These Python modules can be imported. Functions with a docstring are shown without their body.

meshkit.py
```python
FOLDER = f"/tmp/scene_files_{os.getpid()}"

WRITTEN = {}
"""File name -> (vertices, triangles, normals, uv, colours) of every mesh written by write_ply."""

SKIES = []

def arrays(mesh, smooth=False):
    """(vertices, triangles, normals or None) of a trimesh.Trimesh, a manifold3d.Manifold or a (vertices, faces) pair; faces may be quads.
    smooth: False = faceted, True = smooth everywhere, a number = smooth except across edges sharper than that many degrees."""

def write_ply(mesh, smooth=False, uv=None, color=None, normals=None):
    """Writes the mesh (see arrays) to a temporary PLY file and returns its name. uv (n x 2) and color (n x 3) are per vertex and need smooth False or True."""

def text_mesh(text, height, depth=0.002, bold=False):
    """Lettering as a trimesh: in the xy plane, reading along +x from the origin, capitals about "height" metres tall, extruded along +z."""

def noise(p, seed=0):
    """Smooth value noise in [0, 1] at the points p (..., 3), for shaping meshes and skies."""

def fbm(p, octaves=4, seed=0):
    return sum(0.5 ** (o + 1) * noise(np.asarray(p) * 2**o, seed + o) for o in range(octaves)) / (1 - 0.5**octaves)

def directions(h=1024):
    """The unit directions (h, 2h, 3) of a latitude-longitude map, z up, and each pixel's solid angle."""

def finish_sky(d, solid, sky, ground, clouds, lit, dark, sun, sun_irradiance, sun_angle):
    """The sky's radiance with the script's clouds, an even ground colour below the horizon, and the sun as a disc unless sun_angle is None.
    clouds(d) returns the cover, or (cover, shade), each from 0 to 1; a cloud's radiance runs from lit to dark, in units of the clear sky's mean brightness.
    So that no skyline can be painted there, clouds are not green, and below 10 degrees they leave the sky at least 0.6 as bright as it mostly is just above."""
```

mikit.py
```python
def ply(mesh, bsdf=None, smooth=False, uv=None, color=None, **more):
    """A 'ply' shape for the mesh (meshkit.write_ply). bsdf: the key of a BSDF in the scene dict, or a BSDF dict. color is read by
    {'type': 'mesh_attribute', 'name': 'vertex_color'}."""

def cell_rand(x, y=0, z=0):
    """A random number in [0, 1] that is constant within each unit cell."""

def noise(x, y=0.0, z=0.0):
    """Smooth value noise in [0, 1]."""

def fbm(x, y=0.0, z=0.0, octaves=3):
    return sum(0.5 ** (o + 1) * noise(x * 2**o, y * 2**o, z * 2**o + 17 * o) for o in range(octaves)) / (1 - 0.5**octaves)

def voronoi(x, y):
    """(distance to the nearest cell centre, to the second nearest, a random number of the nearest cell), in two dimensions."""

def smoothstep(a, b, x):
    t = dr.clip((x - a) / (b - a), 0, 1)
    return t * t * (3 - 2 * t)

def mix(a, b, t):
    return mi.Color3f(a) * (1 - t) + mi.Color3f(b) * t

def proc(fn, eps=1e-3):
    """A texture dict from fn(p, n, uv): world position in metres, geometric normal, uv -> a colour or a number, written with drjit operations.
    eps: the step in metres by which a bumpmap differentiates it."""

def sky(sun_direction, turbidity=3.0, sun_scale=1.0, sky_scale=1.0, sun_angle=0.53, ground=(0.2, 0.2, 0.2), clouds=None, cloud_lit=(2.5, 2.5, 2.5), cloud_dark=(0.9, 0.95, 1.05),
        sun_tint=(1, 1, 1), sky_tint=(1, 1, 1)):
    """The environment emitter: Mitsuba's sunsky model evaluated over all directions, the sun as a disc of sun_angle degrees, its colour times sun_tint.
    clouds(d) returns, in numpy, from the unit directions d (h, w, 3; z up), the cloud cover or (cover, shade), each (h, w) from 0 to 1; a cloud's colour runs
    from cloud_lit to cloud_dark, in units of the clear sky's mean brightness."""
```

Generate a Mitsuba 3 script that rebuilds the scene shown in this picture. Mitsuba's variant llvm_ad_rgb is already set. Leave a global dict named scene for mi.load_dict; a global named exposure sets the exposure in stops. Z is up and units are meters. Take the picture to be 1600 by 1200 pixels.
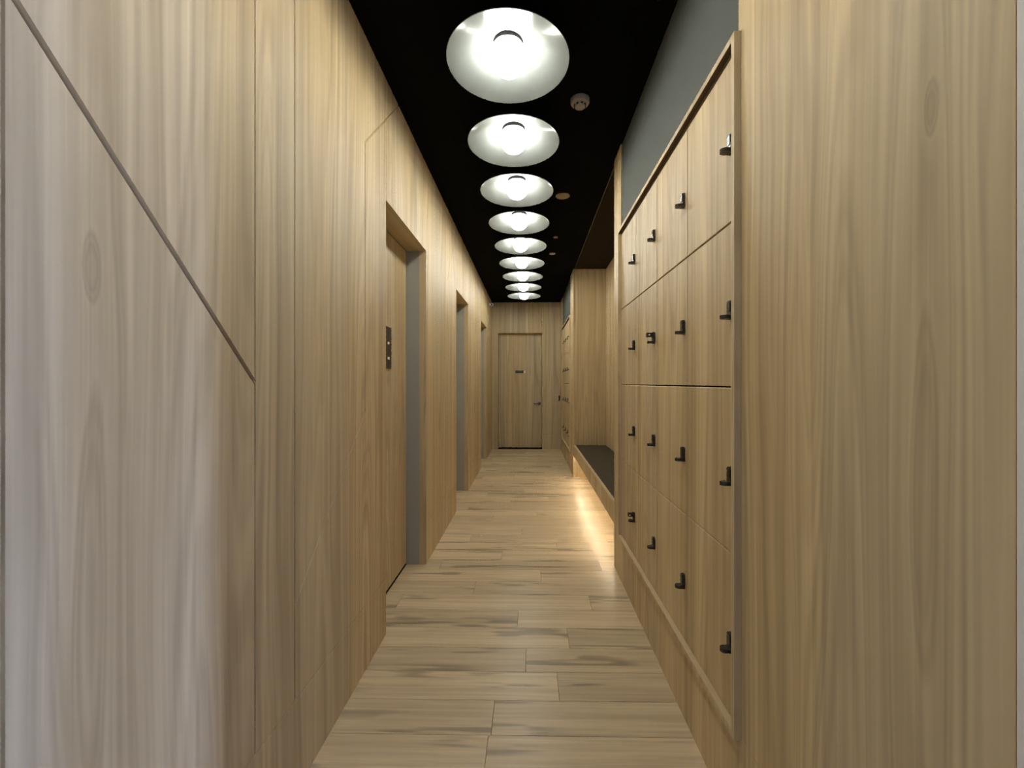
import math, random
import numpy as np
import trimesh
import drjit as dr
import mitsuba as mi
import mikit
from mikit import noise, fbm, smoothstep, mix, cell_rand
from shapely.geometry import Polygon, LineString, box as rect
from shapely.ops import unary_union

# ------------------------------------------------------------------ camera, exposure, light levels
scene, labels = {}, {}
exposure = 0.09
FOC, YAW = 650.0, math.radians(1.0)            # pixels at 1600 wide; the camera looks slightly left of the corridor axis
EYE = (0.0, 0.0, 1.40)
scene['camera'] = {
    'type': 'perspective', 'fov_axis': 'x', 'fov': math.degrees(2 * math.atan(800 / FOC)),
    'near_clip': 0.05, 'far_clip': 60.0,
    'principal_point_offset_x': -(28 - FOC * math.tan(YAW)) / 1600, 'principal_point_offset_y': 2 / 1200,
    'to_world': mi.ScalarTransform4f().look_at(origin=list(EYE), target=[-math.sin(YAW), math.cos(YAW), 1.40], up=[0, 0, 1])}
GLOBE = (41.0, 40.2, 36.4)                      # lamp globes
LED = (16.0, 13.0, 9.2)                          # warm strip under the bench
DAY = (42.0, 60.0, 118.0)                        # daylit pane in the lobby

# ------------------------------------------------------------------ measures (metres)
L, R, HC, END = -0.80, 0.644, 3.09, 8.75        # left face, right face, ceiling, end wall
BASE = 0.318                                    # baseboard height
RC = R - 0.02                                   # front of the locker frames
DOOR_H = 2.415
DOORS = [(2.30, 3.19), (4.51, 5.38), (6.80, 7.66)]
LEAF = -0.952                                   # face of the left doors
CAB_TOP = 2.475
ALC0, ALC1, ALCX = 3.19, 6.20, 1.13             # bench alcove
LAMP_X, LAMP_Y0, LAMP_STEP, RIM = -0.106, 2.02, 0.683, 2.955

# ------------------------------------------------------------------ materials
def rgb(c):
    return {'type': 'rgb', 'value': list(c)}

def wood_colour(p, n, uv):
    side, right = dr.abs(n.x) > 0.6, p.x > 0
    u = dr.select(side, p.y + dr.select(right, mi.Float(31.3), mi.Float(0.0)), p.x + 57.0) + uv.x * 13.7
    z = p.z + uv.y * 5.0 + dr.select(right, mi.Float(0.27), mi.Float(0.0))
    wob = 0.030 * (noise(u * 2.2, z * 1.1, 3.0) - 0.5) + 0.008 * (noise(u * 9, z * 3.5, 8.0) - 0.5)
    uu = u + wob
    # long figure: rings cut by the surface, drawn out along the grain
    f = 5.0 * noise(uu * 5.0, z * 0.27, 1.0) + 1.7 * noise(uu * 12, z * 0.55, 2.0) + 0.30 * noise(uu * 30, z * 1.2, 5.0)
    # the heart figure of the printed sheet: a closed oval and a knot on either wall
    hy = p.y + wob * 1.2 - dr.select(right, mi.Float(0.695), mi.Float(0.747))
    hz = p.z - dr.select(right, mi.Float(1.24), mi.Float(1.01))
    heart = dr.select(side, dr.exp(-dr.square(hy / 0.030) - dr.square(hz / 0.40)), 0.0)
    knot = dr.select(side, dr.exp(-dr.square((hy + 0.006) / 0.014) - dr.square((hz - 0.60) / 0.055)), 0.0)
    near = dr.select(side, dr.exp(-dr.square(hy / 0.060) - dr.square((hz - 0.1) / 0.75)), 0.0)
    f = f * (1 - 0.75 * near) + 1.5 * heart + 0.8 * knot + 0.7 * near
    r1 = noise(f * 3.1, 0.5, 0.5)
    r2 = noise(f * 9.0, 7.5, 1.5)
    board = noise(uu * 9.0, 4.4, z * 0.06)
    streak = noise(uu * 70, z * 0.9, 11.0)
    fine = noise(uu * 260, z * 3.2, 21.0)
    t = 0.38 * r1 + 0.27 * r2 + 0.16 * board + 0.13 * streak + 0.06 * fine
    t = smoothstep(0.20, 0.78, t)
    dark, light = (0.330, 0.236, 0.117), (0.650, 0.512, 0.295)
    c = mix(dark, light, t)
    vein = smoothstep(0.78, 0.97, noise(f * 6.3, 3.3, 9.5)) * 0.34 * smoothstep(0.25, 0.7, noise(u * 5, z * 0.8, 40.0))
    c = c * (1 - vein)
    c = c * (1 - 0.16 * dr.maximum(knot, 0.5 * smoothstep(0.75, 1.0, heart)))
    grey = smoothstep(0.35, 0.75, noise(uu * 5.1, z * 0.25, 77.0))
    return mix(c, mi.Color3f(mi.luminance(c)) * mi.Color3f(1.07, 1.0, 0.84), 0.22 * grey)

def plank_colour(p, n, uv):
    s = uv.x
    x = p.x + s * 37.0
    y = p.y + uv.y * 19.0
    wob = 0.02 * (noise(x * 1.5, y * 4, s * 50) - 0.5)
    yy = y + wob
    f = 2.6 * noise(x * 0.9, yy * 13, 2.0) + 1.2 * noise(x * 2.2, yy * 34, 6.0)
    r = noise(f * 3.4, 1.5, 0.5)
    streak = noise(x * 2.4, yy * 90, 13.0)
    fine = noise(x * 8, yy * 330, 23.0)
    t = 0.62 * r + 0.24 * streak + 0.14 * fine
    c = mix((0.470, 0.366, 0.230), (0.700, 0.575, 0.385), smoothstep(0.10, 0.90, t))
    smudge = smoothstep(0.60, 0.82, noise(x * 1.7, yy * 17, 31.0)) * smoothstep(0.40, 0.75, noise(x * 5.5, yy * 60, 35.0))
    c = c * (1 - 0.42 * smudge)
    return c * (0.86 + 0.26 * noise(s * 911.0, 3.0, 5.0))

def bench_colour(p, n, uv):
    return mix((0.041, 0.032, 0.019), (0.057, 0.046, 0.028), fbm(p.x * 90, p.y * 90, p.z * 90))

def dark_paint(p, n, uv):
    return mix((0.056, 0.063, 0.056), (0.064, 0.071, 0.063), fbm(p.y * 6, p.z * 6, 1.0))

def mat(name, colour, rough=0.5, spec=0.5, **more):
    c = mikit.proc(colour) if callable(colour) else rgb(colour)
    scene[name] = {'type': 'twosided', 'bsdf': {'type': 'principled', 'base_color': c, 'roughness': rough, 'specular': spec, **more}}

mat('wood_laminate', wood_colour, 0.50, 0.22)
mat('plank_wood', plank_colour, 0.32, 0.20)
mat('black_paint', (0.0028, 0.0030, 0.0028), 0.9, 0.05)
mat('soffit_brown', (0.026, 0.018, 0.011), 0.9, 0.1)  # alcove soffit, browner than the corridor ceiling
mat('grey_wall_paint', dark_paint, 0.7, 0.3)
mat('door_frame_paint', (0.30, 0.30, 0.255), 0.45, 0.4)
mat('white_wall_paint', (0.72, 0.72, 0.70), 0.7, 0.3)
mat('shadow_brown', (0.085, 0.060, 0.036), 0.9, 0.1)  # dark brown for the shade painted beneath the locker top frames
mat('core_board', (0.045, 0.034, 0.022), 0.9, 0.1)
mat('black_metal', (0.011, 0.0095, 0.0085), 0.28, 0.6)
mat('black_plate', (0.016, 0.012, 0.010), 0.4, 0.5)
mat('white_gloss', (0.215, 0.236, 0.226), 0.12, 0.12)
mat('detector_plastic', (0.34, 0.31, 0.26), 0.5, 0.3)
mat('white_plastic', (0.72, 0.70, 0.66), 0.4, 0.5)
mat('cream_plastic', (0.34, 0.27, 0.18), 0.5, 0.4)
mat('grey_plastic', (0.45, 0.45, 0.46), 0.5, 0.4)
mat('dark_slot', (0.02, 0.018, 0.015), 0.8, 0.2)
mat('white_mark', (0.85, 0.80, 0.68), 0.5, 0.4)
mat('grey_mark', (0.16, 0.13, 0.12), 0.5, 0.4)
mat('socket_metal', (0.012, 0.012, 0.012), 0.6, 0.2)
mat('bench_cover', bench_colour, 0.75, 0.25)
mat('glazing_bar', (0.3, 0.3, 0.3), 0.5, 0.4)
mat('lobby_floor_tile', (0.38, 0.33, 0.27), 0.4, 0.4)

# ------------------------------------------------------------------ mesh helpers
rng = random.Random(7)

def put(key, mesh, bsdf, smooth=False, seed=None, **more):
    """One shape entry; seed shifts the grain (handed to the material as a constant uv)."""
    n = 0
    base = key
    while key in scene:
        n += 1
        key = f'{base}_{n:03d}'
    uv = None
    if seed is not None:
        uv = np.tile(np.asarray(seed, float), (len(mesh.vertices), 1))
    scene[key] = mikit.ply(mesh, bsdf, smooth=smooth, uv=uv, **more)
    return key

def tag(key, label, category=None, group=None, kind=None):
    d = {'label': label}
    if category: d['category'] = category
    if group: d['group'] = group
    if kind: d['kind'] = kind
    labels[key] = d
    return key

def box(x0, x1, y0, y1, z0, z1):
    m = trimesh.creation.box(extents=(x1 - x0, y1 - y0, z1 - z0))
    m.apply_translation(((x0 + x1) / 2, (y0 + y1) / 2, (z0 + z1) / 2))
    return m

def cbox(x0, x1, y0, y1, z0, z1, c=0.0015):
    """A box with chamfered edges."""
    lo, hi = np.array([x0, y0, z0]), np.array([x1, y1, z1])
    pts = []
    for i in range(3):
        for s in np.ndindex(2, 2, 2):
            q = np.where(np.array(s) == 0, lo + c, hi - c)
            q[i] = lo[i] if s[i] == 0 else hi[i]
            pts.append(q)
    return trimesh.convex.convex_hull(np.array(pts))

def join(*ms):
    return trimesh.util.concatenate(list(ms))

def slab_x(poly, x0, x1):
    """Extrudes a polygon drawn in (y, z) from x0 to x1."""
    m = trimesh.creation.extrude_polygon(poly, x1 - x0, engine='earcut')
    v = m.vertices.copy()
    return trimesh.Trimesh(np.column_stack([x0 + v[:, 2], v[:, 0], v[:, 1]]), m.faces, process=False)

def slab_y(poly, y0, y1):
    """Extrudes a polygon drawn in (x, z) from y0 to y1."""
    m = trimesh.creation.extrude_polygon(poly, y1 - y0, engine='earcut')
    v = m.vertices.copy()
    return trimesh.Trimesh(np.column_stack([v[:, 0], y0 + v[:, 2], v[:, 1]]), m.faces[:, ::-1], process=False)

def pieces(g):
    return [p for p in getattr(g, 'geoms', [g]) if p.area > 1e-4]

def bevel_panel(poly, back, face, axis='x', c=0.0010, top=0.0065):
    """A flat panel with chamfered front edges, the upward edges eased more; the polygon is drawn in (y, z) for axis x, in (x, z) for axis y. It runs from back to face."""
    pts = np.array(poly.exterior.coords)[:-1]
    nx, pv = np.roll(pts, -1, 0), np.roll(pts, 1, 0)
    keep = np.abs(np.cross(nx - pts, pts - pv)) > 1e-9
    pts = pts[keep]
    if Polygon(pts).exterior.is_ccw is False:
        pts = pts[::-1]
    e = np.roll(pts, -1, 0) - pts
    e /= np.linalg.norm(e, axis=1, keepdims=True)
    nrm = np.column_stack([-e[:, 1], e[:, 0]])                  # inward normals of a counter-clockwise outline
    n0, n1 = np.roll(nrm, 1, 0), nrm
    cs = np.where((nrm[:, 1] < -0.3) & (pts[:, 1] < HC - 0.01), top, c)
    inner = pts + np.array([np.linalg.solve(np.array([p, q]), [a, b]) for p, q, a, b in zip(n0, n1, np.roll(cs, 1), cs)])
    v2, tri = trimesh.creation.triangulate_polygon(Polygon(inner), engine='earcut')
    from scipy.spatial import cKDTree
    tri = cKDTree(inner).query(v2)[1][tri]
    n, s = len(pts), 1 if face > back else -1
    ring = [(inner, face), (pts, face - s * max(c, 1.15 * top)), (pts, back)]
    put3 = (lambda q, d: np.column_stack([np.full(len(q), d), q])) if axis == 'x' else (lambda q, d: np.column_stack([q[:, 0], np.full(len(q), d), q[:, 1]]))
    v = np.vstack([put3(q, d) for q, d in ring])
    i = np.arange(n)
    j = (i + 1) % n
    f = [tri, tri[:, ::-1] + 2 * n]
    for a in (0, n):
        f += [np.column_stack([i + a, i + a + n, j + a + n]), np.column_stack([i + a, j + a + n, j + a])]
    m = trimesh.Trimesh(v, np.vstack(f), process=False)
    m.fix_normals()
    return m

def cut(poly, lines, width=0.0034):
    """Cuts a polygon into pieces along joint lines."""
    return pieces(poly.difference(unary_union([LineString(l[:2]).buffer((l[2] if len(l) > 2 else width) / 2, cap_style=2) for l in lines])))

def lathe(profile, n=64):
    return trimesh.creation.revolve(np.array(profile, float), sections=n)

def at(m, x, y, z):
    m = m.copy()
    m.apply_translation((x, y, z))
    return m

def rod(p, q, r, n=20):
    return trimesh.creation.cylinder(radius=r, segment=np.array([p, q], float), sections=n)

def seed():
    return (0.0, 0.0)

# ------------------------------------------------------------------ floor: a slab and its planks
tag(put('floor', box(-1.06, 1.35, 0.38, END + 0.2, -0.06, -0.0085), 'core_board'), 'pale greige wood plank floor of the corridor', kind='structure')
PW = 0.182
fixed = {2: -0.02, 3: 0.21, 1: 0.13, 0: -0.155, -1: -0.165}   # joints that the photo shows, by row
k0 = -7
row = k0
while 1.65 + PW * row < END:
    y0, y1 = max(0.40, 1.65 + PW * row), min(END, 1.65 + PW * (row + 1))
    if y1 - y0 > 0.02:
        xa, xb = -0.952, (ALCX if y1 > ALC0 + 0.01 and y0 < ALC1 - 0.01 else R + 0.012)
        j = fixed.get(row, -1.9 + (row * 0.457 % 1.22))
        cuts = [xa] + [c for c in (j - 2.44, j - 1.22, j, j + 1.22, j + 2.44) if xa + 0.05 < c < xb - 0.05] + [xb]
        for a, b in zip(cuts[:-1], cuts[1:]):
            put('floor__plank', cbox(a + 0.0006, b - 0.0006, y0 + 0.0006, y1 - 0.0006, -0.008, 0.0, 0.0008), 'plank_wood', seed=(rng.random(), rng.random()))
    row += 1
put('floor__lobby_tiles', box(-1.06, 5.6, -3.0, 0.376, -0.06, 0.0), 'lobby_floor_tile')

# ------------------------------------------------------------------ ceiling
tag(put('ceiling', box(-1.06, R + 0.012, -0.2, END + 0.2, HC, HC + 0.12), 'black_paint'), 'flat matt black corridor ceiling', kind='structure')
put('ceiling__alcove_soffit', box(R + 0.020, 1.35, ALC0, ALC1, HC + 0.001, HC + 0.12), 'soffit_brown')
put('ceiling__edge_strip', box(R + 0.012, R + 0.020, ALC0, ALC1, HC - 0.006, HC + 0.10), 'black_metal')

# ------------------------------------------------------------------ left wall: core, wood panels, baseboards, doors
T = 0.018
openings = unary_union([rect(a, -0.1, b, DOOR_H) for a, b in DOORS])
core_cut = unary_union([rect(a - 0.03, -0.1, b + 0.03, DOOR_H + 0.03) for a, b in DOORS])
Y0 = -3.0
tag(put('wall_left', slab_x(rect(Y0, 0, END + 0.2, HC).difference(core_cut), -1.05, L - T), 'core_board'),
    'long left wall clad in pale brown wood panels with three recessed doors', kind='structure')
top_joints = [
    [(0.618, -1), (0.618, 4)],
    [(0.60, 2.034), (1.197, 1.405)],
    [(1.197, BASE), (1.197, 4)],
    [(1.402, BASE), (1.402, 4)],
    [(2.006, 1.258), (2.006, 2.572)],
    [(2.004, 2.570), (2.55, 3.116)],
    [(2.010, 1.262), (1.402, 0.645), 0.0020],
    [(2.300, DOOR_H - 0.05), (2.300, 2.866)],
    [(4.60, 3.22), (4.02, 2.40)],
    [(8.10, BASE), (8.10, 4)],
]
field = rect(Y0, BASE + 0.0004, END, HC).difference(openings)
field = field.difference(LineString([(0.60, 2.034), (1.197, 1.405)]).buffer(0.0034, cap_style=2))
for p in cut(field, top_joints):
    put('wall_left__panel', bevel_panel(p, L - T, L), 'wood_laminate', seed=seed())
spans = [Y0, *[v for d in DOORS for v in d], END]
for a, b in zip(spans[0::2], spans[1::2]):
    tag(put('baseboard_left', bevel_panel(rect(a, 0.0, b, BASE - 0.0004), L - T, L), 'wood_laminate', seed=seed()),
        f'flush wood baseboard of the left wall, {["in front of the first door", "between first and second door", "between second and third door", "behind the third door"][spans.index(a) // 2]}', kind='structure')

door_words = ['nearest', 'middle', 'farthest']
for i, (a, b) in enumerate(DOORS):
    d = f'door_{i + 1}'
    xb, lx = -1.0, L - 0.052                       # lining of wood, then the grey frame
    lining = join(box(lx, L - T, b, b + 0.028, 0.0, DOOR_H + 0.028), box(lx, L - T, a - 0.028, a, 0.0, DOOR_H + 0.028), box(LEAF, L - T, a, b, DOOR_H, DOOR_H + 0.028))
    put(d + '__lining', lining, 'wood_laminate', seed=(0.31, 0.1))
    frame = join(box(xb, lx, b, b + 0.028, 0.0, DOOR_H + 0.028), box(xb, lx, a - 0.028, a, 0.0, DOOR_H + 0.028), box(xb, LEAF - 0.003, a, b, DOOR_H, DOOR_H + 0.028))
    put(d + '__frame', frame, 'door_frame_paint')
    labels[d + '__frame'] = {'label': 'grey painted door frame'}
    put(d + '__leaf', cbox(LEAF - 0.045, LEAF, a + 0.004, b - 0.005, 0.014, DOOR_H - 0.004, 0.002), 'wood_laminate', seed=(0.12 + 0.2 * i, 0.3))
    labels[d] = {'label': f'recessed wood door with grey frame, {door_words[i]} of the three in the left wall', 'kind': 'structure'}
    put(d + '__threshold', box(-1.04, LEAF - 0.046, a - 0.02, b + 0.02, -0.008, 0.004), 'dark_slot')

# ------------------------------------------------------------------ right wall: core, near panel, piers, alcove, dark fields
tag(put('wall_right', box(R + T, 1.25, 0.42, ALC0 - 0.02, 0, HC), 'core_board'), 'right wall of pale brown wood holding the near lockers', kind='structure')
tag(put('wall_alcove', box(ALCX + T, 1.25, ALC0 - 0.02, ALC1 + 0.02, 0, HC), 'core_board'), 'wood lined alcove above the bench in the right wall', kind='structure')
tag(put('wall_right_far', box(R + T, 1.25, ALC1 + 0.02, END + 0.2, 0, HC), 'core_board'), 'far stretch of the right wall holding the second lockers', kind='structure')
CABS = [(1.282, 2.975), (6.605, 8.298)]
near = rect(0.562, BASE + 0.0004, 1.297, HC).difference(rect(1.28, 0, 3, CAB_TOP + 0.001))
put('wall_right__panel', bevel_panel(near, R + T, R), 'wood_laminate', seed=seed())
for a, b in [(CABS[0][1], ALC0), (ALC1, CABS[1][0]), (CABS[1][1], END)]:
    p = rect(a - 0.015, BASE + 0.0004, b + (0.015 if abs(b - CABS[1][0]) < 1e-6 else 0), HC)
    for c0, c1 in CABS:
        p = p.difference(rect(c0 - 0.001, 0, c1 + 0.001, CAB_TOP + 0.001))
    put('wall_right__panel' if a < 4 else 'wall_right_far__panel', slab_x(p, R, R + T), 'wood_laminate', seed=seed())
put('wall_alcove__panel', box(R + T, ALCX + T, ALC0 - T, ALC0, 0.0, HC), 'wood_laminate', seed=seed())
put('wall_alcove__panel', box(R + T, ALCX + T, ALC1, ALC1 + T, 0.0, HC), 'wood_laminate', seed=(0.17, 0.2))
put('wall_alcove__panel', box(ALCX, ALCX + T, ALC0, ALC1, 0.0, HC), 'wood_laminate', seed=(0.21, 0.2))
for (a, b) in CABS:
    k = put('wall_right__dark_field' if a < 3 else 'wall_right_far__dark_field', box(R + 0.010, R + T, a + 0.015, b - 0.015, CAB_TOP, HC), 'grey_wall_paint')
    labels[k] = {'label': 'dark grey painted wall above the lockers'}
for (a, b), w in zip([(0.562, ALC0), (ALC1, END)], ['under the near lockers', 'under the far lockers']):
    tag(put('baseboard_right', join(box(R, R + T, a, min(1.28, b), 0, BASE - 0.0004), box(R, R + T, 1.28, CABS[0][1], 0, 0.304), box(R, R + T, CABS[0][1], b, 0, BASE - 0.0004)) if a < 1 else
            join(box(R, R + T, a, CABS[1][0], 0, BASE - 0.0004), box(R, R + T, CABS[1][0], CABS[1][1], 0, 0.304), box(R, R + T, CABS[1][1], b, 0, BASE - 0.0004)), 'wood_laminate', seed=seed()),
        f'flush wood baseboard of the right wall, {w}', kind='structure')
tag(put('trim_1', box(R - 0.004, 1.25, 0.38, 0.4195, 0, HC), 'white_wall_paint'), 'white painted end of the right wall at the lobby', kind='structure')
put('trim_1__edge', box(R - 0.004, R + T - 0.001, 0.4195, 0.558, 0, HC), 'white_wall_paint')

# ------------------------------------------------------------------ end wall with door
DX0, DX1, DZ = -0.672, 0.258, 2.445
core = rect(-1.05, 0, 1.25, HC).difference(rect(DX0 - 0.02, -0.1, DX1 + 0.02, DZ + 0.02))
tag(put('wall_end', slab_y(core, END + T, END + 0.2), 'core_board'), 'wood panelled end wall closing the corridor', kind='structure')
ef = rect(L, BASE + 0.002, R, HC).difference(rect(DX0, -0.1, DX1, DZ))
for p in cut(ef, [[(DX1 - 0.004, DZ - 0.05), (DX1 - 0.004, 4)]], 0.003):
    put('wall_end__panel', slab_y(p, END, END + T), 'wood_laminate', seed=(0.4, 0.2))
for a, b, w in [(L, DX0, 'left of the door'), (DX1, R, 'right of the door')]:
    tag(put('baseboard_end', box(a, b, END, END + T, 0, BASE - 0.0004), 'wood_laminate', seed=(0.4, 0.2)), f'flush wood baseboard of the end wall, {w}', kind='structure')
d = 'door_4'
rd = 0.135
put(d + '__lining', join(box(DX0 - 0.018, DX0, END + T, END + rd + 0.03, 0, DZ), box(DX1, DX1 + 0.018, END + T, END + rd + 0.03, 0, DZ), box(DX0 - 0.018, DX1 + 0.018, END + T, END + rd + 0.03, DZ, DZ + 0.018)), 'wood_laminate', seed=(0.5, 0.2))
put(d + '__leaf', cbox(DX0 + 0.004, DX1 - 0.004, END + rd, END + rd + 0.045, 0.016, DZ - 0.004, 0.002), 'wood_laminate', seed=(0.43, 0.2))
put(d + '__threshold', box(DX0, DX1, END + 0.0, END + rd + 0.06, -0.008, 0.0015), 'dark_slot')
labels[d] = {'label': 'tall wood door with black lever in the end wall', 'kind': 'structure'}
hx, hz, hy = 0.200, 0.956, END + rd
put(d + '__handle', join(rod((hx, hy - 0.010, hz), (hx, hy, hz), 0.031, 32), rod((hx, hy - 0.055, hz), (hx, hy, hz), 0.010), rod((hx + 0.008, hy - 0.052, hz), (hx - 0.125, hy - 0.052, hz), 0.0095)), 'black_metal')
labels[d + '__handle'] = {'label': 'black lever handle'}

# ------------------------------------------------------------------ locker cabinets
def lock_mesh():
    """Back plate with rounded top and a flat D-shaped thumb turn; local: x out of the door, y along it, z up, origin at the plate's centre."""
    plate = Polygon([(-0.013, -0.030), (0.013, -0.030), (0.013, 0.021), (0.008, 0.029), (-0.008, 0.029), (-0.013, 0.021)])
    m = trimesh.creation.extrude_polygon(plate, 0.011, engine='earcut')
    v = m.vertices
    plate_m = trimesh.Trimesh(np.column_stack([-v[:, 2], v[:, 0], v[:, 1]]), m.faces, process=False)
    face = cbox(-0.0125, -0.0105, -0.0105, 0.0105, -0.006, 0.026, 0.0018)
    ang = np.linspace(-math.pi / 2, math.pi / 2, 9)
    turn = Polygon([(0.0, -0.0135)] + [(0.022 + 0.016 * math.cos(t), 0.0135 * math.sin(t)) for t in ang] + [(0.0, 0.0135)])
    m = trimesh.creation.extrude_polygon(turn, 0.012, engine='earcut')
    v = m.vertices
    turn_m = trimesh.Trimesh(np.column_stack([-v[:, 0], v[:, 1], -0.029 + v[:, 2]]), m.faces, process=False)
    return plate_m, face, turn_m

PLATE, FACE, TURN = lock_mesh()
LOCK = join(PLATE, FACE, TURN)
KEYED = join(PLATE, FACE, TURN, cbox(-0.042, -0.010, -0.011, 0.011, 0.004, 0.026, 0.002))
lock_ply, keyed_ply = mikit.ply(LOCK, 'black_metal'), mikit.ply(KEYED, 'black_metal')
dot_ply = mikit.ply(at(trimesh.creation.cylinder(radius=0.0042, height=0.0016, sections=14, transform=trimesh.transformations.rotation_matrix(math.pi / 2, (1, 0, 0))), -0.031, -0.0116, 0.015), 'white_mark')
keyed = {(1, 2), (3, 3)}                            # (row from the top, column from the camera) of the locks with a key block

def lockers(key, a, b):
    f = 0.020
    z0, z1 = 0.305, CAB_TOP
    ring = rect(a, z0, b, z1).difference(rect(a + f, z0 + f, b - f, z1 - f))
    put(key + '__frame', slab_x(ring, RC, RC + 0.044), 'wood_laminate', seed=(0.07, 0.1))
    put(key + '__shadow_strip', box(RC + 0.0015, RC + 0.0215, a + f + 0.0005, b - f - 0.0005, z1 - f - 0.0012, z1 - f - 0.0001), 'shadow_brown')  # thin dark strip, paints the shadow below the top frame
    put(key + '__carcass', box(RC + 0.0415, RC + 0.0425, a + f, b - f, z0 + f, z1 - f), 'core_board')
    ya, za = a + f, z0 + f
    top = 0.007                                        # shadow gap above the top doors
    w, h = (b - a - 2 * f) / 4, (z1 - z0 - 2 * f - top) / 4
    g = 0.0026
    for r in range(4):
        for c in range(4):
            y, z = ya + c * w, za + (3 - r) * h
            k = put(key + '__door', bevel_panel(rect(y + g, z + (0.0010 if r == 2 else g), y + w - g, z + h - (0.0010 if r == 3 else g)), RC + 0.041, RC + 0.022, c=0.0009, top=0.0060 if r == 3 else 0.0030), 'wood_laminate', seed=seed())
            is_keyed = key == 'locker_cabinet' and (r, c) in keyed
            to = mi.ScalarTransform4f().translate([RC + 0.022, y + 0.040, z + 0.246])
            scene[k + '__lock'] = {**(keyed_ply if is_keyed else lock_ply), 'to_world': to}
            if is_keyed:
                labels[k + '__lock'] = {'label': 'black lock with a key block turned outwards'}
                scene[k + '__lock_dot'] = {**dot_ply, 'to_world': to}

lockers('locker_cabinet', *CABS[0])
tag('locker_cabinet', 'large near bank of sixteen wooden locker doors with black locks in the right wall', 'lockers')
lockers('locker_cabinet_001', *CABS[1])
tag('locker_cabinet_001', 'far bank of wooden locker doors beyond the bench, seen edge on beside the end door', 'lockers')

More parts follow.
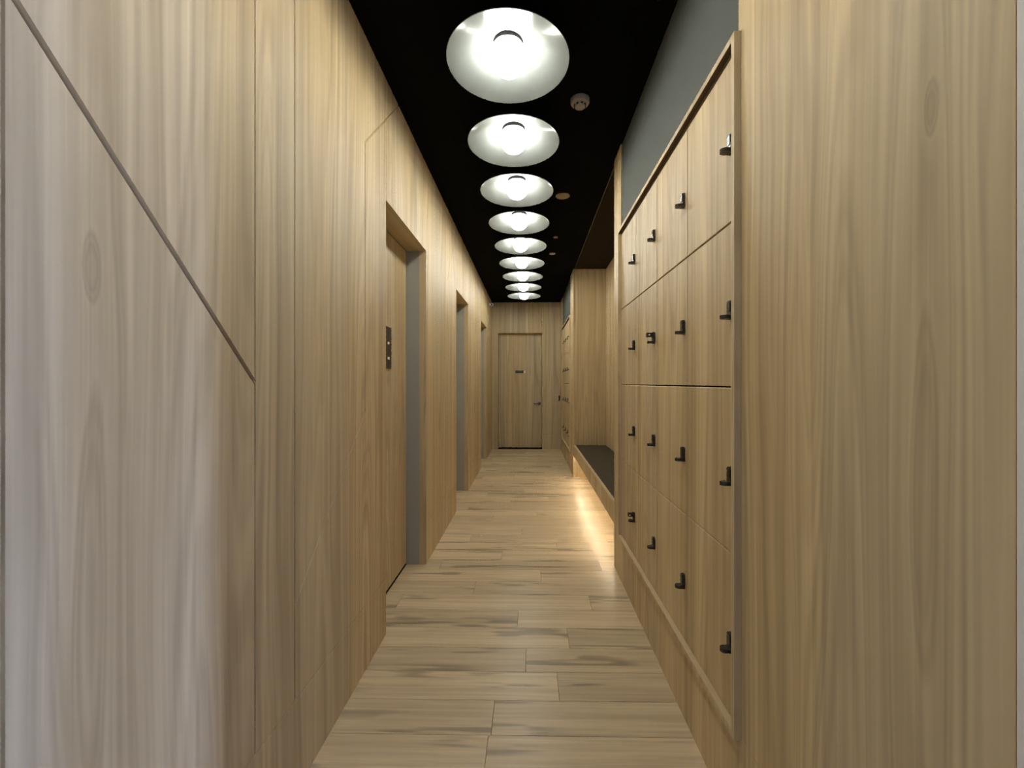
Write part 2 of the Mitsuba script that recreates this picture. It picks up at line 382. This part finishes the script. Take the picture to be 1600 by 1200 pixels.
# ------------------------------------------------------------------ bench in the alcove with its light strip
BZ0, BZ1 = 0.322, 0.474
b0, b1 = ALC0 + 0.002, ALC1 - 0.002
put('bench__fascia', cbox(R, R + 0.030, b0, b1, BZ0, BZ1 + 0.004, 0.0015), 'wood_laminate', seed=(0.6, 0.4))
put('bench__seat', cbox(R + 0.031, ALCX - 0.002, b0, b1, BZ1 - 0.04, BZ1, 0.003), 'bench_cover')
labels['bench__seat'] = {'label': 'dark charcoal seat surface'}
put('bench__base', box(0.98, 1.0, b0, b1, 0.0, BZ1 - 0.041), 'wood_laminate', seed=(0.6, 0.4))
put('bench__underside', box(R + 0.031, 0.979, b0, b1, BZ1 - 0.056, BZ1 - 0.041), 'wood_laminate', seed=(0.6, 0.4))
tag('bench', 'built-in wood bench with a dark charcoal seat in the alcove of the right wall', 'bench')
put('led_strip__channel', join(box(0.680, 0.734, b0 + 0.02, b1 - 0.02, BZ0 + 0.004, BZ0 + 0.014), box(R + 0.0305, 0.680, b0 + 0.02, b1 - 0.02, BZ0 + 0.010, BZ0 + 0.014)), 'grey_plastic')
led = trimesh.Trimesh([(0.682, b0 + 0.025, BZ0 + 0.0035), (0.732, b0 + 0.025, BZ0 + 0.0035), (0.732, b1 - 0.025, BZ0 + 0.0035), (0.682, b1 - 0.025, BZ0 + 0.0035)], [(0, 2, 1), (0, 3, 2)], process=False)
put('led_strip__diffuser', led, 'white_plastic', emitter={'type': 'area', 'radiance': rgb(LED)})
tag('led_strip', 'warm glowing light strip fixed under the alcove bench', 'light strip')

# ------------------------------------------------------------------ ceiling lamps
R0, SAG = 0.295, 0.115
prof = [(R0 * t, SAG * (1 - t ** 1.3)) for t in np.linspace(0.06, 1, 22)]
shade_m = lathe(prof + [(R0 + 0.0015, 0.0015)] + [(r, z + 0.004) for r, z in prof[::-1]] + [prof[0]], 96)
globe_m = trimesh.creation.icosphere(subdivisions=4, radius=0.088)
GZ = -0.026                                         # globe's centre below the rim's plane
socket_m = lathe([(0.0, 0.119), (0.066, 0.119), (0.071, 0.112), (0.072, 0.074), (0.068, 0.074), (0.064, 0.104), (0.0, 0.108)], 48)
canopy_m = lathe([(0.0, 0.0), (0.085, 0.0), (0.085, HC - RIM - SAG - 0.0045), (0.0, HC - RIM - SAG - 0.0045)], 40)
shade_p = mikit.ply(shade_m, 'white_gloss', smooth=40)
globe_p = mikit.ply(globe_m, 'white_plastic', smooth=True, emitter={'type': 'area', 'radiance': rgb(GLOBE)})
socket_p = mikit.ply(socket_m, 'socket_metal', smooth=30)
canopy_p = mikit.ply(canopy_m, 'black_paint', smooth=30)
nth = ['first',  'second', 'third', 'fourth', 'fifth', 'sixth', 'seventh', 'eighth', 'ninth', 'overhead before the first', 'overhead at the lobby']
for i in range(11):                                # the last two hang above and before the picture's upper edge
    k = 'ceiling_lamp' + (f'_{i:03d}' if i else '')
    y = LAMP_Y0 + LAMP_STEP * (i if i < 9 else 8 - i)
    to = mi.ScalarTransform4f().translate([LAMP_X, y, RIM])
    scene[k + '__shade'] = {**shade_p, 'to_world': to}
    scene[k + '__socket'] = {**socket_p, 'to_world': to}
    scene[k + '__canopy'] = {**canopy_p, 'to_world': mi.ScalarTransform4f().translate([LAMP_X, y, RIM + SAG + 0.0042])}
    scene[k + '__globe'] = {**globe_p, 'to_world': mi.ScalarTransform4f().translate([LAMP_X, y, RIM - GZ])}
    labels[k + '__globe'] = {'label': 'glowing white globe bulb'}
    more = ', largest in view' if i == 0 else ', next to the end wall' if i == 8 else ''
    tag(k, f'white dish ceiling lamp, {nth[i]} of the row{" from the camera" if i < 9 else ""}{more}', 'ceiling lamp', 'row of dish ceiling lamps')

# ------------------------------------------------------------------ small ceiling things
dx, dy = 0.299, 2.49
det = lathe([(0.0, -0.050), (0.022, -0.050), (0.030, -0.046), (0.034, -0.034), (0.038, -0.030), (0.052, -0.027), (0.057, -0.018), (0.057, 0.0), (0.0, 0.0)], 48)
put('smoke_detector__body', at(det, dx, dy, HC), 'detector_plastic', smooth=30)
for q in range(8):
    t = q * math.pi / 4 + 0.2
    s = box(-0.006, 0.006, -0.002, 0.002, -0.0415, -0.0335)
    s.apply_translation((0, -0.0345, 0))
    s.apply_transform(trimesh.transformations.rotation_matrix(t, (0, 0, 1)))
    put('smoke_detector__vent', at(s, dx, dy, HC), 'dark_slot')
tag('smoke_detector', 'round white smoke detector on the black ceiling right of the nearest lamp', 'smoke detector')
put('ceiling_speaker__bezel', at(lathe([(0.0, -0.006), (0.058, -0.006), (0.064, -0.002), (0.064, 0.0), (0.0, 0.0)], 48), 0.296, 3.77, HC), 'cream_plastic', smooth=30)
put('ceiling_speaker__grille', at(lathe([(0.0, -0.0105), (0.03, -0.0095), (0.050, -0.0062), (0.0, -0.0062)], 48), 0.296, 3.77, HC), 'cream_plastic', smooth=30)
tag('ceiling_speaker', 'flat round cream disc on the black ceiling right of the third lamp', 'ceiling speaker')
put('sprinkler_cover', at(lathe([(0.0, -0.012), (0.024, -0.012), (0.027, -0.009), (0.027, -0.004), (0.02, 0.0), (0.0, 0.0)], 32), 0.296, 4.82, HC), 'cream_plastic', smooth=30)
tag('sprinkler_cover', 'small cream sprinkler cap on the ceiling, the nearer of two tiny discs', 'sprinkler', 'sprinkler caps on the ceiling')
put('sprinkler_cover', at(lathe([(0.0, -0.012), (0.037, -0.012), (0.041, -0.009), (0.041, -0.004), (0.03, 0.0), (0.0, 0.0)], 32), 0.292, 5.43, HC), 'grey_plastic', smooth=30)
tag('sprinkler_cover_001', 'small grey sprinkler cap on the ceiling, the farther of two tiny discs', 'sprinkler', 'sprinkler caps on the ceiling')

# ------------------------------------------------------------------ signs, camera, switch, scrap
sx, sz, sy = -0.206, 1.632, END + rd
put('room_sign__plate', cbox(sx - 0.104, sx + 0.070, sy - 0.008, sy, sz - 0.026, sz + 0.026, 0.001), 'black_plate')
put('room_sign__marker', cbox(sx + 0.074, sx + 0.106, sy - 0.010, sy, sz - 0.023, sz + 0.024, 0.001), 'white_mark')
labels['room_sign__marker'] = {'label': 'small white square marker'}
put('room_sign__lettering', join(*[box(sx - 0.072 + 0.013 * q, sx - 0.064 + 0.013 * q, sy - 0.0088, sy - 0.0079, sz - 0.003, sz + 0.004) for q in range(9)]), 'grey_mark')
tag('room_sign', 'narrow black sign with white square on the door of the end wall', 'sign')
put('room_sign_001__plate', cbox(LEAF, LEAF + 0.010, 2.63, 2.815, 1.492, 1.772, 0.001), 'black_plate')
put('room_sign_001__mark', box(LEAF + 0.0099, LEAF + 0.0115, 2.74, 2.772, 1.555, 1.572), 'white_mark')
put('room_sign_001__mark', box(LEAF + 0.0099, LEAF + 0.0115, 2.74, 2.766, 1.655, 1.672), 'white_mark')
tag('room_sign_001', 'upright black sign plate on the nearest door of the left wall', 'sign')

cy, cz = 8.22, 2.955
put('security_camera__mount', join(rod((L, cy, cz), (L + 0.012, cy, cz), 0.030, 28), rod((L + 0.01, cy, cz), (L + 0.045, cy, cz), 0.012)), 'white_plastic')
put('security_camera__body', rod((L + 0.050, cy - 0.045, cz - 0.020), (L + 0.050, cy + 0.055, cz + 0.012), 0.029, 32), 'white_plastic')
put('security_camera__lens', rod((L + 0.050, cy - 0.049, cz - 0.0213), (L + 0.050, cy - 0.044, cz - 0.0197), 0.016, 24), 'dark_slot')
tag('security_camera', 'small white security camera high on the left wall at the end corner', 'camera')
put('wall_switch__plate', cbox(0.600, 0.634, END - 0.007, END, 1.02, 1.13, 0.001), 'black_plate')
put('wall_switch__rocker', cbox(0.608, 0.626, END - 0.010, END - 0.0069, 1.045, 1.105, 0.001), 'black_metal')
tag('wall_switch', 'small upright black wall switch at the right edge of the end wall', 'switch')
sc = trimesh.convex.convex_hull(np.array([(-0.011, -0.006, 0.0002), (0.010, -0.008, 0.0002), (0.013, 0.006, 0.0002), (-0.004, 0.011, 0.0002), (-0.006, -0.002, 0.006), (0.006, 0.001, 0.009)]))
put('paper_scrap', at(sc, -0.445, 3.80, 0.0), 'white_mark')
tag('paper_scrap', 'tiny white scrap of paper lying on the floor of the corridor', 'scrap')

# ------------------------------------------------------------------ lobby behind the camera, with its daylit pane
tag(put('wall_lobby_front', box(1.25, 5.6, 0.38, 0.50, 0, HC), 'white_wall_paint'), 'white lobby wall beside the corridor mouth', kind='structure')
tag(put('wall_lobby_back', box(-1.05, 5.6, -3.1, -3.0, 0, HC), 'white_wall_paint'), 'white lobby wall behind the camera', kind='structure')
WY0, WY1, WZ = -2.02, -1.66, 2.45
wl = Polygon([(-3.0, 0), (0.38, 0), (0.38, HC), (-3.0, HC)]).difference(rect(WY0, 0.05, WY1, WZ))
tag(put('wall_lobby_right', slab_x(wl, 5.5, 5.6), 'white_wall_paint'), 'white lobby wall with a tall narrow window', kind='structure')
tag(put('ceiling_lobby', join(box(R + 0.012, 5.6, -3.0, 0.38, HC, HC + 0.12), box(-1.05, R + 0.012, -3.0, -0.2, HC, HC + 0.12)), 'white_wall_paint'), 'white lobby ceiling', kind='structure')
pane = trimesh.Trimesh([(5.56, WY0, 0.05), (5.56, WY1, 0.05), (5.56, WY1, WZ), (5.56, WY0, WZ)], [(0, 2, 1), (0, 3, 2)], process=False)
put('window_1__pane', pane, 'white_plastic', emitter={'type': 'area', 'radiance': rgb(DAY)})
put('window_1__frame', join(box(5.5, 5.57, WY0, WY0 + 0.02, 0.05, WZ), box(5.5, 5.57, WY1 - 0.02, WY1, 0.05, WZ)), 'glazing_bar')
labels['window_1'] = {'label': 'tall narrow daylit window of the lobby', 'kind': 'structure'}
